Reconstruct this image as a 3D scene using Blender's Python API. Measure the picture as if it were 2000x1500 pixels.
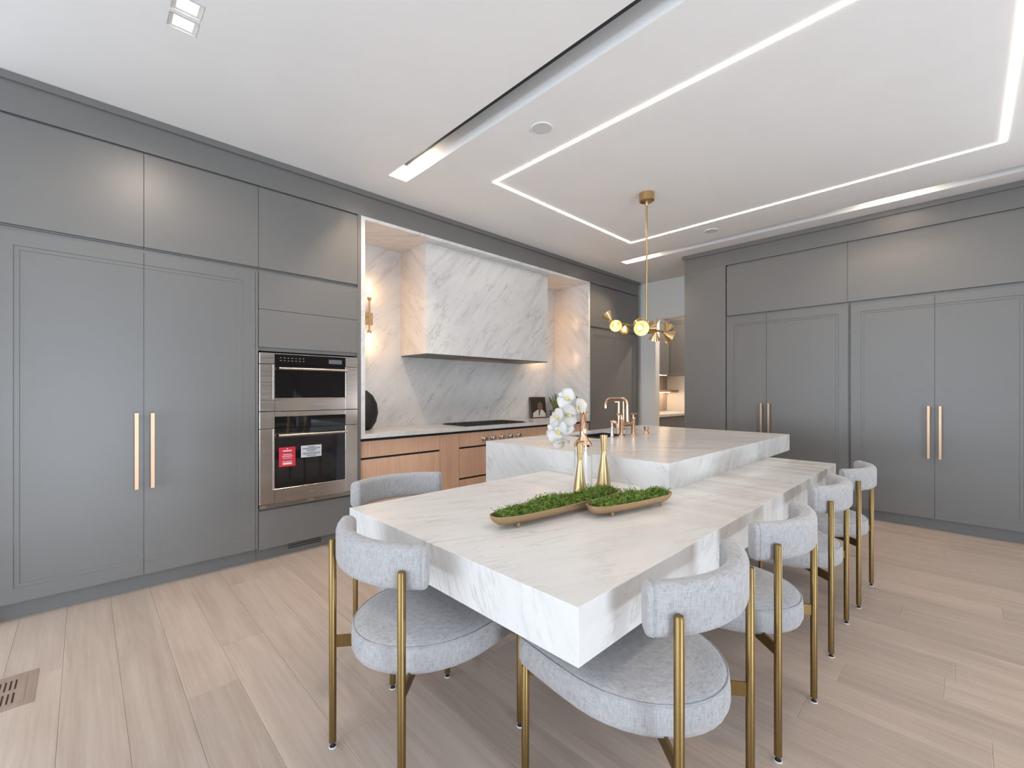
import bpy, bmesh, math, random
from mathutils import Vector, Matrix
R = math.radians
random.seed(7)
for o in list(bpy.data.objects): bpy.data.objects.remove(o)
S = bpy.context.scene
COL = S.collection

# ---------------------------------------------------------------- camera
TH = R(45.787); F = 859.42; HY = 764.72; CH = 1.29
cd = bpy.data.cameras.new('camera'); cam = bpy.data.objects.new('camera', cd); COL.objects.link(cam)
cam.location = (0, 0, CH); cam.rotation_euler = (R(90), 0, -(R(90) - TH))
cd.sensor_width = 36; cd.lens = F * 36 / 2000; cd.shift_y = (HY - 750) / 2000; cd.clip_start = .02
S.camera = cam
# ---------------------------------------------------------------- world, light, exposure
S.view_settings.view_transform = 'Standard'; S.view_settings.look = 'None'
S.view_settings.gamma = 1; S.view_settings.use_curve_mapping = False
S.view_settings.exposure = 0.33
w = bpy.data.worlds.new('world'); S.world = w; w.use_nodes = True
w.node_tree.nodes['Background'].inputs[0].default_value = (.75, .87, 1, 1)
w.node_tree.nodes['Background'].inputs[1].default_value = 1.0
def area(name, loc, rot, sx, sy, power, col):
    l = bpy.data.lights.new(name, 'AREA'); l.shape = 'RECTANGLE'; l.size = sx; l.size_y = sy
    l.energy = power; l.color = col
    o = bpy.data.objects.new(name, l); o.location = loc; o.rotation_euler = rot; COL.objects.link(o); return o
# daylight through the glazed wall behind the camera's left and through the windows behind the camera
area('daylight_west', (-4.56, .9, 1.72), (R(90), 0, R(-90)), 4.9, 2.1, 104, (.74, .87, 1))
area('daylight_south', (-.05, -4.36, 1.4), (R(90), 0, 0), 1.9, 2.6, 96, (.70, .85, 1))
# added upward fills for the ceiling, standing in for light off the ground outside
area('up_fill_west', (-4.5, .9, .75), (R(118), 0, R(-90)), 4.9, .3, 62, (.86, .93, 1))
area('up_fill_south', (-.05, -4.3, .3), (R(122), 0, 0), 1.9, .3, 66, (.84, .92, 1))
area('up_fill_east', (6.5, -2.9, .5), (R(140), 0, R(52)), 2.6, .5, 104, (.92, .96, 1))  # extra fill from an invented east side, lifts the ceiling over the right
def spot(name, loc, aim, power, col, ang, blend, parent=None, r=.03):
    l = bpy.data.lights.new(name, 'SPOT'); l.energy = power; l.color = col; l.spot_size = R(ang); l.spot_blend = blend; l.shadow_soft_size = r
    o = bpy.data.objects.new(name, l); o.location = loc
    o.rotation_euler = (Vector(aim)).to_track_quat('-Z', 'Y').to_euler(); COL.objects.link(o); return o
# ---------------------------------------------------------------- materials
MATS = {}
def srgb(r, g, b):
    f = lambda v: (v/255/12.92) if v/255 <= .04045 else ((v/255+.055)/1.055)**2.4
    return (f(r), f(g), f(b), 1)
def mat(name, col=(.8, .8, .8, 1), rough=.5, metal=0, spec=.5, trans=0, emit=None, es=0, ior=1.45, coat=0):
    m = bpy.data.materials.new(name); m.use_nodes = True; b = m.node_tree.nodes['Principled BSDF']
    b.inputs['Base Color'].default_value = col; b.inputs['Roughness'].default_value = rough
    b.inputs['Metallic'].default_value = metal; b.inputs['Specular IOR Level'].default_value = spec
    b.inputs['Transmission Weight'].default_value = trans; b.inputs['IOR'].default_value = ior
    b.inputs['Coat Weight'].default_value = coat
    if emit: b.inputs['Emission Color'].default_value = emit; b.inputs['Emission Strength'].default_value = es
    MATS[name] = m; return m
class NT:
    def __init__(s, m): s.t = m.node_tree; s.b = s.t.nodes['Principled BSDF']
    def n(s, ty, **k):
        x = s.t.nodes.new(ty)
        for a, v in k.items(): setattr(x, a, v)
        return x
    def l(s, a, b): s.t.links.new(a, b)
    def ramp(s, fac, stops):
        r = s.n('ShaderNodeValToRGB'); e = r.color_ramp.elements
        while len(e) < len(stops): e.new(.5)
        for q, (p, c) in zip(e, stops): q.position = p; q.color = c
        s.l(fac, r.inputs[0]); return r.outputs[0]
    def mix(s, fac, a, b, mode='MIX'):
        x = s.n('ShaderNodeMix', data_type='RGBA', blend_type=mode)
        for i, v in ((0, fac), (6, a), (7, b)):
            if hasattr(v, 'links'): s.l(v, x.inputs[i])
            else: x.inputs[i].default_value = v
        return x.outputs[2]
    def noise(s, vec, scale=1, detail=3, rough=.5, dist=0):
        x = s.n('ShaderNodeTexNoise'); x.inputs['Scale'].default_value = scale; x.inputs['Detail'].default_value = detail
        x.inputs['Roughness'].default_value = rough; x.inputs['Distortion'].default_value = dist
        s.l(vec, x.inputs['Vector']); return x.outputs[0]
    def mapping(s, vec, scale=(1, 1, 1), rot=(0, 0, 0), loc=(0, 0, 0)):
        x = s.n('ShaderNodeMapping'); x.inputs['Scale'].default_value = scale; x.inputs['Rotation'].default_value = rot
        x.inputs['Location'].default_value = loc; s.l(vec, x.inputs[0]); return x.outputs[0]
    def math(s, op, a, b=0):
        x = s.n('ShaderNodeMath', operation=op)
        for i, v in ((0, a), (1, b)):
            if hasattr(v, 'links'): s.l(v, x.inputs[i])
            else: x.inputs[i].default_value = v
        return x.outputs[0]
    def bump(s, h, st=.1, d=.002):
        x = s.n('ShaderNodeBump'); x.inputs['Strength'].default_value = st; x.inputs['Distance'].default_value = d
        s.l(h, x.inputs['Height']); s.l(x.outputs[0], s.b.inputs['Normal'])
    def pos(s): return s.n('ShaderNodeNewGeometry').outputs['Position']
    def obj(s): return s.n('ShaderNodeTexCoord').outputs['Object']
    def dot(s, v, d):
        x = s.n('ShaderNodeVectorMath', operation='DOT_PRODUCT'); s.l(v, x.inputs[0]); x.inputs[1].default_value = d; return x.outputs['Value']
    def comb(s, a, b, c):
        x = s.n('ShaderNodeCombineXYZ')
        for i, v in enumerate((a, b, c)): s.l(v, x.inputs[i])
        return x.outputs[0]

def paint(name, col, rough, spec=.5):
    m = mat(name, col, rough, spec=spec); t = NT(m); p = t.pos()
    n = t.noise(p, 3, 2); c = t.mix(n, tuple(v*.97 for v in col[:3])+(1,), tuple(min(1, v*1.03) for v in col[:3])+(1,))
    t.l(c, t.b.inputs['Base Color']); t.bump(t.noise(p, 350, 2), .04, .001); return m
M_white = paint('white_wall_paint', (.80, .80, .79, 1), .6)
M_ceil = paint('white_ceiling_paint', (.82, .82, .82, 1), .7)
M_cab = paint('grey_cabinet_lacquer', (.145, .141, .136, 1), .38, spec=.85)
M_gap = mat('dark_channel', (.035, .034, .034, 1), .5)
M_track = mat('dark_track', (.05, .052, .058, 1), .5)

def marble(name, warm=0.0, nv=(-1.1, -1, 1), soft=1.0):
    m = mat(name, rough=.22, spec=.45); t = NT(m); p = t.pos()
    n = Vector(nv).normalized(); a = n.cross(Vector((0, 1, 0))).normalized(); b = n.cross(a)
    v = t.comb(t.dot(p, n), t.dot(p, a), t.dot(p, b))
    # wide soft clouds, then thin broken veins that lie in slanted beds
    cl = t.noise(t.mapping(v, (6.5, .9, .9)), 1.5, 7, .62, .7)
    v1 = t.noise(t.mapping(v, (11, 1.5, 1.5)), 1.2, 8, .62, .55)
    v2 = t.noise(t.mapping(v, (30, 4.5, 4.5), loc=(3.1, 1, 7)), 1.1, 6, .62, .5)
    gate = t.noise(t.mapping(v, (3.2, 2.2, 2.2), loc=(9, 2, 4)), 1.5, 4, .55)
    gat2 = t.noise(t.mapping(v, (9, 5, 5), loc=(2, 8, 1)), 1.5, 3, .5)
    r1 = t.math('ABSOLUTE', t.math('SUBTRACT', v1, .5)); r2 = t.math('ABSOLUTE', t.math('SUBTRACT', v2, .5))
    k1 = t.ramp(r1, [(0, (1, 1, 1, 1)), (.008, (.6, .6, .6, 1)), (.03, (0, 0, 0, 1))])
    k2 = t.ramp(r2, [(0, (1, 1, 1, 1)), (.012, (.5, .5, .5, 1)), (.04, (0, 0, 0, 1))])
    g = t.ramp(gate, [(.47, (0, 0, 0, 1)), (.66, (1, 1, 1, 1))])
    g2 = t.ramp(gat2, [(.52, (0, 0, 0, 1)), (.66, (1, 1, 1, 1))])
    base = t.ramp(cl, [(.28, (.71-.16*soft, .70-.16*soft, .69-.16*soft, 1)), (.42, (.71-.05*soft, .70-.05*soft, .69-.05*soft, 1)), (.58, (.71, .70, .69, 1))])
    k1 = t.math('MULTIPLY', t.math('MULTIPLY', k1, g), .28+.27*soft); k2 = t.math('MULTIPLY', t.math('MULTIPLY', k2, g2), .12+.26*soft)
    c = t.mix(k1, base, (.27, .26, .255, 1)); c = t.mix(k2, c, (.33, .32, .31, 1))
    if warm:
        wn = t.noise(t.mapping(p, (5.5, .6, .55), rot=(0, R(18), 0), loc=(1, 5, 2)), 1.5, 4, .5, .3)
        xr = t.n('ShaderNodeMapRange'); xr.inputs[1].default_value = 1.3; xr.inputs[2].default_value = 3.2
        sx = t.n('ShaderNodeSeparateXYZ'); t.l(p, sx.inputs[0]); t.l(sx.outputs[0], xr.inputs[0])
        wk = t.math('MULTIPLY', t.ramp(wn, [(.44, (0, 0, 0, 1)), (.60, (1, 1, 1, 1))]), t.math('MULTIPLY', xr.outputs[0], warm))
        c = t.mix(wk, c, (.47, .36, .28, 1))
    t.l(c, t.b.inputs['Base Color']); return m
M_marble = marble('white_veined_marble')
M_marble2 = marble('white_marble_with_tan_beds', .5, (-.35, -1, .45), .55)

def wood(name, c0, c1, axis, rough=.45, rnd=.0, fine=90):
    m = mat(name, rough=rough); t = NT(m); p = t.pos()
    oi = t.n('ShaderNodeObjectInfo').outputs['Random']
    off = t.comb(t.math('MULTIPLY', oi, 31.0), t.math('MULTIPLY', oi, 17.0), t.math('MULTIPLY', oi, 11.0))
    ad = t.n('ShaderNodeVectorMath', operation='ADD'); t.l(p, ad.inputs[0]); t.l(off, ad.inputs[1]); q = ad.outputs[0]
    sc = [fine, fine, fine]; sc[axis] = fine*.03
    s2 = [9, 9, 9]; s2[axis] = .9
    n1 = t.noise(t.mapping(q, sc), 1, 4, .6, .3); n2 = t.noise(t.mapping(q, s2), 1, 5, .6, 1.2)
    f = t.math('ADD', t.math('MULTIPLY', n1, .45), t.math('MULTIPLY', n2, .55))
    c = t.ramp(f, [(.34, c0), (.66, c1)])
    if rnd:
        br = t.math('ADD', t.math('MULTIPLY', oi, rnd), 1 - rnd/2)
        c = t.mix(1.0, c, t.comb(br, br, br), 'MULTIPLY')
    t.l(c, t.b.inputs['Base Color']); t.bump(n1, .08, .001); return m
M_floor = wood('pale_oak_floor', (.42, .325, .265, 1), (.555, .455, .385, 1), 1, .34, .16, 60)
M_drawer = wood('rift_oak_veneer', (.55, .335, .225, 1), (.70, .455, .32, 1), 2, .45, .06, 110)
M_wal = wood('walnut_panelling', (.05, .033, .024, 1), (.10, .07, .05, 1), 2, .5)
M_shelf = wood('oak_shelf', (.36, .20, .11, 1), (.5, .3, .18, 1), 0, .5)

def fabric():
    m = mat('grey_linen_weave', rough=.9, spec=.2); t = NT(m); p = t.obj()
    a = t.noise(t.mapping(p, (620, 46, 46)), 1, 2, .6); b = t.noise(t.mapping(p, (46, 46, 620)), 1, 2, .6); d = t.noise(t.mapping(p, (46, 620, 46)), 1, 2, .6)
    f = t.math('MULTIPLY', t.math('ADD', a, t.math('ADD', b, d)), .3333)
    c = t.ramp(f, [(.38, (.27, .262, .264, 1)), (.5, (.37, .362, .366, 1)), (.62, (.43, .422, .427, 1))])
    t.l(c, t.b.inputs['Base Color']); t.b.inputs['Sheen Weight'].default_value = .25; t.bump(f, .35, .001); return m
M_fab = fabric()
def brushed(name, col, rough, axis=2, var=.12):
    m = mat(name, col, rough, 1); t = NT(m); s = [160, 160, 160]; s[axis] = 5
    n = t.noise(t.mapping(t.obj(), s), 1, 3, .6)
    c = t.mix(n, tuple(v*(1-var) for v in col[:3])+(1,), tuple(min(1, v*(1+var)) for v in col[:3])+(1,))
    t.l(c, t.b.inputs['Base Color'])
    rr = t.math('ADD', t.math('MULTIPLY', n, .16), rough-.08); t.l(rr, t.b.inputs['Roughness']); return m
M_leg = brushed('aged_brass', (.235, .155, .062, 1), .40)
M_handle = brushed('satin_rose_brass', (.50, .34, .225, 1), .40)
M_copper = brushed('polished_rose_gold', (.80, .52, .35, 1), .20)
M_brass = brushed('brushed_brass', (.62, .46, .235, 1), .36)
M_bronze = brushed('brushed_bronze_lamp', (.58, .40, .20, 1), .3)
M_tray = brushed('matte_gold_tray', (.56, .41, .25, 1), .5)
M_steel = brushed('brushed_stainless_steel', (.60, .54, .49, 1), .24, 0, .02)
M_chrome = mat('chrome', (.75, .73, .71, 1), .12, 1)
M_blk = mat('black_oven_glass', (.008, .008, .009, 1), .04, spec=.6, coat=.3)
M_black = mat('matte_black', (.015, .015, .016, 1), .55)
M_grate = mat('dark_cooktop', (.035, .032, .03, 1), .45)
M_rubber = mat('black_rubber', (.02, .02, .02, 1), .6)
M_pad = mat('white_felt_pad', (.75, .75, .75, 1), .9)
M_red = mat('red_tag', (.62, .03, .06, 1), .5)
M_wlab = mat('white_label', (.62, .64, .66, 1), .5)
M_ink = mat('grey_print', (.10, .11, .13, 1), .6)
M_wink = mat('white_print', (.75, .7, .7, 1), .6)
M_grey = mat('grey_mark', (.25, .25, .25, 1), .5)
M_glass = mat('clear_glass', (1, 1, 1, 1), .01, trans=1, ior=1.45)
M_amber = mat('rose_gold_mirror_glaze', (.86, .56, .36, 1), .08, 1)
M_petal = mat('white_petal', (.95, .93, .90, 1), .5); M_petal.node_tree.nodes['Principled BSDF'].inputs['Subsurface Weight'].default_value = .15
M_lip = mat('yellow_lip', (.70, .52, .10, 1), .5)
M_stem = mat('dark_stem', (.035, .03, .025, 1), .6)
M_leaf = mat('succulent_leaf', (.10, .14, .035, 1), .45)
M_leaf2 = mat('succulent_leaf_yellow', (.22, .21, .06, 1), .45)
M_pot = mat('taupe_pot', (.20, .16, .145, 1), .8)
M_plate = mat('speaker_grille', (.60, .61, .61, 1), .7)
def lamp(name, col, es):
    return mat(name, (.9, .9, .9, 1), .5, emit=col, es=es)
M_led = lamp('led_diffuser', (1, .85, .68, 1), 17)
M_down = lamp('downlight_lens', (1, .88, .75, 1), 60)
M_slotlamp = lamp('slot_lamp_lens', (1, .84, .66, 1), 110)
M_tube = lamp('sconce_tube', (1, .55, .25, 1), 26)
M_bulb = lamp('pendant_bulb', (1, .74, .44, 1), 6)
M_under = lamp('undercabinet_led', (1, .72, .45, 1), 26)
M_baffle = mat('white_baffle', (.78, .76, .74, 1), .6)
def moss():
    m = mat('moss_strand', rough=.8, spec=.2); t = NT(m)
    n = t.noise(t.pos(), 60, 3); c = t.ramp(n, [(.32, (.045, .085, .014, 1)), (.5, (.15, .25, .04, 1)), (.68, (.36, .44, .12, 1))])
    t.l(c, t.b.inputs['Base Color']); return m
M_moss = moss()
def tilemat():
    m = mat('ribbed_tile', rough=.4); t = NT(m)
    n = t.noise(t.mapping(t.pos(), (60, 60, 1.2)), 1, 2); t.l(t.ramp(n, [(.35, (.36, .30, .27, 1)), (.65, (.55, .47, .42, 1))]), t.b.inputs['Base Color']); return m
M_tile = tilemat()

# ---------------------------------------------------------------- mesh helpers
def worg(p):
    v = Vector((0, 0, 0))
    while p: v += p.location; p = p.parent
    return v
def tag(o, label=None, cat=None, group=None, kind=None):
    for k, v in (('label', label), ('category', cat), ('group', group), ('kind', kind)):
        if v: o[k] = v
    return o
def obj(name, bm, m, parent=None, smooth=False, normals=True):
    if normals: bmesh.ops.recalc_face_normals(bm, faces=bm.faces)
    if parent: off = worg(parent)
    else:
        xs = [v.co for v in bm.verts]
        mn = Vector([min(c[i] for c in xs) for i in range(3)]); mx = Vector([max(c[i] for c in xs) for i in range(3)])
        off = Vector(((mn.x+mx.x)/2, (mn.y+mx.y)/2, mn.z))
    bmesh.ops.translate(bm, verts=bm.verts, vec=-off)
    me = bpy.data.meshes.new(name); bm.to_mesh(me); bm.free()
    if smooth:
        for p in me.polygons: p.use_smooth = True
        if smooth != True: me.set_sharp_from_angle(angle=R(smooth))
    me.materials.append(m)
    o = bpy.data.objects.new(name, me); COL.objects.link(o)
    if parent: o.parent = parent
    else: o.location = off
    return o
def empty(name, loc, label=None, cat=None, group=None, kind=None):
    o = bpy.data.objects.new(name, None); o.location = loc; o.empty_display_size = .1; COL.objects.link(o)
    return tag(o, label, cat, group, kind)
def bbox(bm, x0, x1, y0, y1, z0, z1, bev=0, seg=1):
    n0 = set(bm.verts)
    r = bmesh.ops.create_cube(bm, size=1)
    for v in r['verts']:
        v.co = Vector((x0 if v.co.x < 0 else x1, y0 if v.co.y < 0 else y1, z0 if v.co.z < 0 else z1))
    if bev:
        es = list({e for v in r['verts'] for e in v.link_edges})
        bmesh.ops.bevel(bm, geom=es, offset=bev, segments=seg, affect='EDGES', profile=.5)
    return bm
def box(name, x0, x1, y0, y1, z0, z1, m, parent=None, bev=0, seg=1):
    return obj(name, bbox(bmesh.new(), x0, x1, y0, y1, z0, z1, bev, seg), m, parent)
def boxes(name, L, m, parent=None, bev=0):
    bm = bmesh.new()
    for b in L: bbox(bm, *b, bev)
    return obj(name, bm, m, parent)
def gridcells(name, xs, ys, z0, z1, holes, m, parent=None):
    """slab with rectangular holes: holes are (x0,x1,y0,y1) on the grid lines"""
    bm = bmesh.new(); V = {}
    def v(i, j, k):
        if (i, j, k) not in V: V[(i, j, k)] = bm.verts.new((xs[i], ys[j], (z0, z1)[k]))
        return V[(i, j, k)]
    def solid(i, j):
        if i < 0 or j < 0 or i >= len(xs)-1 or j >= len(ys)-1: return False
        cx = (xs[i]+xs[i+1])/2; cy = (ys[j]+ys[j+1])/2
        return not any(h[0] < cx < h[1] and h[2] < cy < h[3] for h in holes)
    for i in range(len(xs)-1):
        for j in range(len(ys)-1):
            if not solid(i, j): continue
            bm.faces.new([v(i, j, 0), v(i, j+1, 0), v(i+1, j+1, 0), v(i+1, j, 0)])
            bm.faces.new([v(i, j, 1), v(i+1, j, 1), v(i+1, j+1, 1), v(i, j+1, 1)])
            for di, dj, a, b in ((-1, 0, (i, j), (i, j+1)), (1, 0, (i+1, j+1), (i+1, j)), (0, -1, (i+1, j), (i, j)), (0, 1, (i, j+1), (i+1, j+1))):
                if not solid(i+di, j+dj):
                    bm.faces.new([v(*a, 0), v(*a, 1), v(*b, 1), v(*b, 0)])
    return obj(name, bm, m, parent)
def lathe_bm(bm, prof, cx=0, cy=0, n=28, cap=True, mtx=None):
    rings = []
    for r, z in prof:
        ring = []
        for i in range(n):
            a = 2*math.pi*i/n; p = Vector((r*math.cos(a), r*math.sin(a), z))
            p = mtx @ p if mtx else p + Vector((cx, cy, 0))
            ring.append(bm.verts.new(p))
        rings.append(ring)
    for a, b in zip(rings, rings[1:]):
        for i in range(n): bm.faces.new([a[i], a[(i+1) % n], b[(i+1) % n], b[i]])
    if cap:
        bm.faces.new(rings[0][::-1]); bm.faces.new(rings[-1])
    return bm
def lathe(name, prof, cx, cy, m, parent=None, n=28, smooth=40, cap=True, mtx=None):
    return obj(name, lathe_bm(bmesh.new(), prof, cx, cy, n, cap, mtx), m, parent, smooth)
def tube_bm(bm, pts, r, n=12, closed=False):
    pts = [Vector(p) for p in pts]; rad = r if isinstance(r, (list, tuple)) else [r]*len(pts)
    rings = []; up = None
    for i, p in enumerate(pts):
        if closed: d = pts[(i+1) % len(pts)] - pts[i-1]
        else: d = pts[min(i+1, len(pts)-1)] - pts[max(i-1, 0)]
        d.normalize()
        if up is None: up = Vector((0, 0, 1)) if abs(d.z) < .9 else Vector((1, 0, 0))
        s = d.cross(up).normalized(); up = s.cross(d).normalized()
        rings.append([bm.verts.new(p + rad[i]*(math.cos(2*math.pi*k/n)*s + math.sin(2*math.pi*k/n)*up)) for k in range(n)])
    prs = list(zip(rings, rings[1:])) + ([(rings[-1], rings[0])] if closed else [])
    for a, b in prs:
        for k in range(n): bm.faces.new([a[k], a[(k+1) % n], b[(k+1) % n], b[k]])
    if not closed: bm.faces.new(rings[0][::-1]); bm.faces.new(rings[-1])
    return bm
def tube(name, pts, r, m, parent=None, n=12, closed=False):
    return obj(name, tube_bm(bmesh.new(), pts, r, n, closed), m, parent, 50)
def dirm(loc, d):
    return Matrix.Translation(Vector(loc)) @ Vector((0, 0, 1)).rotation_difference(Vector(d).normalized()).to_matrix().to_4x4()
def text(name, s, size, mtx, m, parent, ext=.0005):
    c = bpy.data.curves.new(name, 'FONT'); c.body = s; c.size = size; c.extrude = ext; c.align_x = 'CENTER'; c.align_y = 'CENTER'
    t = bpy.data.objects.new(name, c); COL.objects.link(t); bpy.context.view_layer.update()
    me = bpy.data.meshes.new_from_object(t); bpy.data.objects.remove(t); bpy.data.curves.remove(c)
    me.transform(Matrix.Translation(-worg(parent)) @ mtx); me.materials.clear(); me.materials.append(m)
    o = bpy.data.objects.new(name, me); COL.objects.link(o); o.parent = parent; return o

YL, XR, ZC = 3.70, 5.66, 3.063
XW, YB, XE, YS = -4.6, 4.36, 6.60, -4.5
# ================================================================ the setting
# floor: sub-floor slab with every oak plank on it
fl = tag(box('floor', XW-.1, 8.4, YS-.1, YB+.1, -.07, -.012, M_floor), kind='structure')
PW = .19; x = .119 - PW*24
i = 0
known = {1: [2.272], 2: [2.62], 0: [1.2], 3: [1.62, 3.4]}
while x < XE:
    k = round((x-.119)/PW)
    cuts = known.get(k)
    if k < -6: cuts = [random.uniform(-1, 2)]
    if cuts is None:
        y = -1.2 + random.uniform(0, 1.9); cuts = []
        while y < 3.6:
            if y > -1.0: cuts.append(y)
            y += random.uniform(1.5, 2.3)
    ys = [YS] + sorted(cuts) + [YB]
    for a, b in zip(ys, ys[1:]):
        x1 = min(x+PW, XE)
        if x1 - x > .02: box('plank', x+.0003, x1-.0003, a+.0003, b-.0003, -.012, 0, M_floor, fl, .001)
    x += PW
# ceiling with the two long light slots and the two downlight holes
SL = (1.79, 1.955, -1.6, 3.29); SR = (5.262, 5.41, -1.6, 3.273)
D1 = (.285, .402, 2.575, 2.685); D2 = (.285, .402, 2.44, 2.555)
xs = sorted({XW-.1, 8.4, *SL[:2], *SR[:2], D1[0], D1[1]}); ys = sorted({YS-.1, YB+.1, SL[2], SL[3], SR[3], D1[2], D1[3], D2[2], D2[3]})
tag(gridcells('ceiling', xs, ys, ZC, ZC+.14, [SL, SR, D1, D2], M_ceil), kind='structure')
def struct(name, *a, **k): return tag(box(name, *a, **k), kind='structure')
struct('wall_left', XW-.1, 8.4, YB, YB+.1, -.012, ZC, M_white)
# far wall with the pantry doorway and the opening of the added east window
boxes_far = [(XE, XE+.12, 3.462, YB, 0, ZC), (XE, XE+.12, YS, -4.3, 0, ZC), (XE, XE+.12, -4.3, -1.5, 0, .3), (XE, XE+.12, -4.3, -1.5, 2.6, ZC), (XE, XE+.12, -1.5, 2.62, 0, ZC), (XE, XE+.12, 2.62, 3.462, 2.458, ZC)]
tag(boxes('wall_far', boxes_far, M_white), kind='structure')
tag(boxes('trim_1', [(XE-.014, XE, 3.462, 3.575, 0, 2.50), (XE-.014, XE, 2.60, 3.462, 2.458, 2.50)], M_white, bev=.002), kind='structure')
# glazed wall behind the camera's left, and the wall behind the camera
boxes_w = [(XW-.1, XW, YS, -1.6, 0, ZC), (XW-.1, XW, 3.4, YB, 0, ZC), (XW-.1, XW, -1.6, 3.4, 2.8, ZC), (XW-.1, XW, -1.6, 3.4, 0, .6)]
tag(boxes('wall_window', boxes_w, M_white), kind='structure')
boxes_s = [(XW, -1.0, YS-.1, YS, 0, ZC), (.9, XE, YS-.1, YS, 0, ZC), (-1.0, .9, YS-.1, YS, 2.7, ZC), (-1.0, .9, YS-.1, YS, 0, .1)]
tag(boxes('wall_back', boxes_s, M_wal), kind='structure')
wf = [(XW-.07, XW-.05, q, q+.06, .6, 2.8) for q in (-1.6, .05, 1.7, 3.34)] + [(XW-.07, XW-.05, -1.6, 3.4, .6, .65), (XW-.07, XW-.05, -1.6, 3.4, 2.75, 2.8)]
tag(boxes('window_1', wf, M_black), kind='structure')
wf = [(q, q+.06, YS-.07, YS-.05, .1, 2.7) for q in (-1.0, -.08, .84)] + [(-1.0, .9, YS-.07, YS-.05, .1, .15), (-1.0, .9, YS-.07, YS-.05, 2.65, 2.7)]
tag(boxes('window_2', wf, M_black), kind='structure')
wf = [(XE+.03, XE+.06, q, q+.06, .3, 2.6) for q in (-4.3, -2.93, -1.56)] + [(XE+.03, XE+.06, -4.3, -1.5, .3, .35), (XE+.03, XE+.06, -4.3, -1.5, 2.55, 2.6)]
tag(boxes('window_added_east', wf, M_black), kind='structure')  # unseen east window, made up to go with the upward fill there
# side wall left of the tall cabinets
struct('wall_side', XW, -.385, YL+.0, YB, 0, ZC, m=M_white)
# grey soffit and crown over both cabinet runs
struct('trim_2', -.383, 6.47, YL, YB-.002, 2.842, ZC-.001, m=M_cab)
struct('trim_3', -.383, 6.50, YL-.022, YL-.0005, 3.018, ZC-.001, m=M_cab, bev=.003)
struct('trim_4', XR, XE-.002, -1.3, 2.565, 2.842, ZC-.001, m=M_cab)
struct('trim_5', XR-.022, XR-.0005, -1.3, 2.59, 3.012, ZC-.001, m=M_cab, bev=.003)

# ---- pantry seen through the doorway
PX, PY = 8.2, 4.07
struct('wall_pantry', XE+.12, PX+.1, PY, PY+.1, -.012, ZC, m=M_tile)
struct('wall_pantry_end', PX, PX+.1, 1.6, PY, -.012, ZC, m=M_white)
struct('wall_pantry_side', XE+.12, PX+.1, 1.5, 1.6, -.012, ZC, m=M_white)

# ================================================================ cabinet parts
def door(name, side, a0, a1, z0, z1, parent, m=M_cab, mould=None, th=.02, ins=.08, band=.023):
    """side 'L': front faces -Y at YL, a = X; side 'R': front faces -X at XR, a = Y; (name of face plane may be a number for other planes)
    mould: None or string with the borders the moulding has: 'l' low end, 'h' high end (top and bottom always)"""
    g = .0015
    a0 += g; a1 -= g
    def P(u, v, d):
        if side == 'L': return Vector((u, YL - d, v))
        if side == 'R': return Vector((XR - d, u, v))
        ax, pl = side
        return Vector((u, pl - d, v)) if ax == 'y' else Vector((pl - d, u, v))
    e = .0018
    def brk(lo, hi, l, h):
        L = [(lo, 0)]
        if l: L += [(lo+ins, 0), (lo+ins+e, 1), (lo+ins+band, 1), (lo+ins+band+e, 2)]
        else: L = [(lo, 2)]
        if h: L += [(hi-ins-band-e, 2), (hi-ins-band, 1), (hi-ins-e, 1), (hi-ins, 0), (hi, 0)]
        else: L += [(hi, 2)]
        return L
    if mould is None: U = [(a0, 2), (a1, 2)]; W = [(z0, 2), (z1, 2)]; dep = (0, 0, 0)
    else: U = brk(a0, a1, 'l' in mould, 'h' in mould); W = brk(z0, z1, 1, 1); dep = (0, -.0035, -.006)
    bm = bmesh.new(); Fv = [[bm.verts.new(P(u, v, dep[min(su, sv)])) for v, sv in W] for u, su in U]
    Bv = [[bm.verts.new(P(u, v, -th)) for v, sv in W] for u, su in U]
    nu, nv = len(U), len(W)
    for i in range(nu-1):
        for j in range(nv-1):
            bm.faces.new([Fv[i][j], Fv[i+1][j], Fv[i+1][j+1], Fv[i][j+1]]); bm.faces.new([Bv[i][j], Bv[i][j+1], Bv[i+1][j+1], Bv[i+1][j]])
    for i in range(nu-1):
        for j in (0, nv-1): bm.faces.new([Fv[i][j], Fv[i+1][j], Bv[i+1][j], Bv[i][j]])
    for j in range(nv-1):
        for i in (0, nu-1): bm.faces.new([Fv[i][j], Fv[i][j+1], Bv[i][j+1], Bv[i][j]])
    return obj(name, bm, m, parent)
def handle(side, a, z0, z1, parent):
    bm = bmesh.new(); w_ = .0105
    def B(u0, u1, d0, d1, v0, v1, b=.0015):
        if side == 'L': bbox(bm, u0, u1, YL-d1, YL-d0, v0, v1, b)
        else: bbox(bm, XR-d1, XR-d0, u0, u1, v0, v1, b)
    B(a-w_, a+w_, .03, .05, z0, z1)
    for z in (z0+.03, z1-.03): B(a-.007, a+.007, -.001, .032, z-.009, z+.009, 0)
    return obj('handle', bm, M_handle, parent)

Z0, ZT, ZU0, ZU1 = .107, 2.190, 2.225, 2.825
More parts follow.
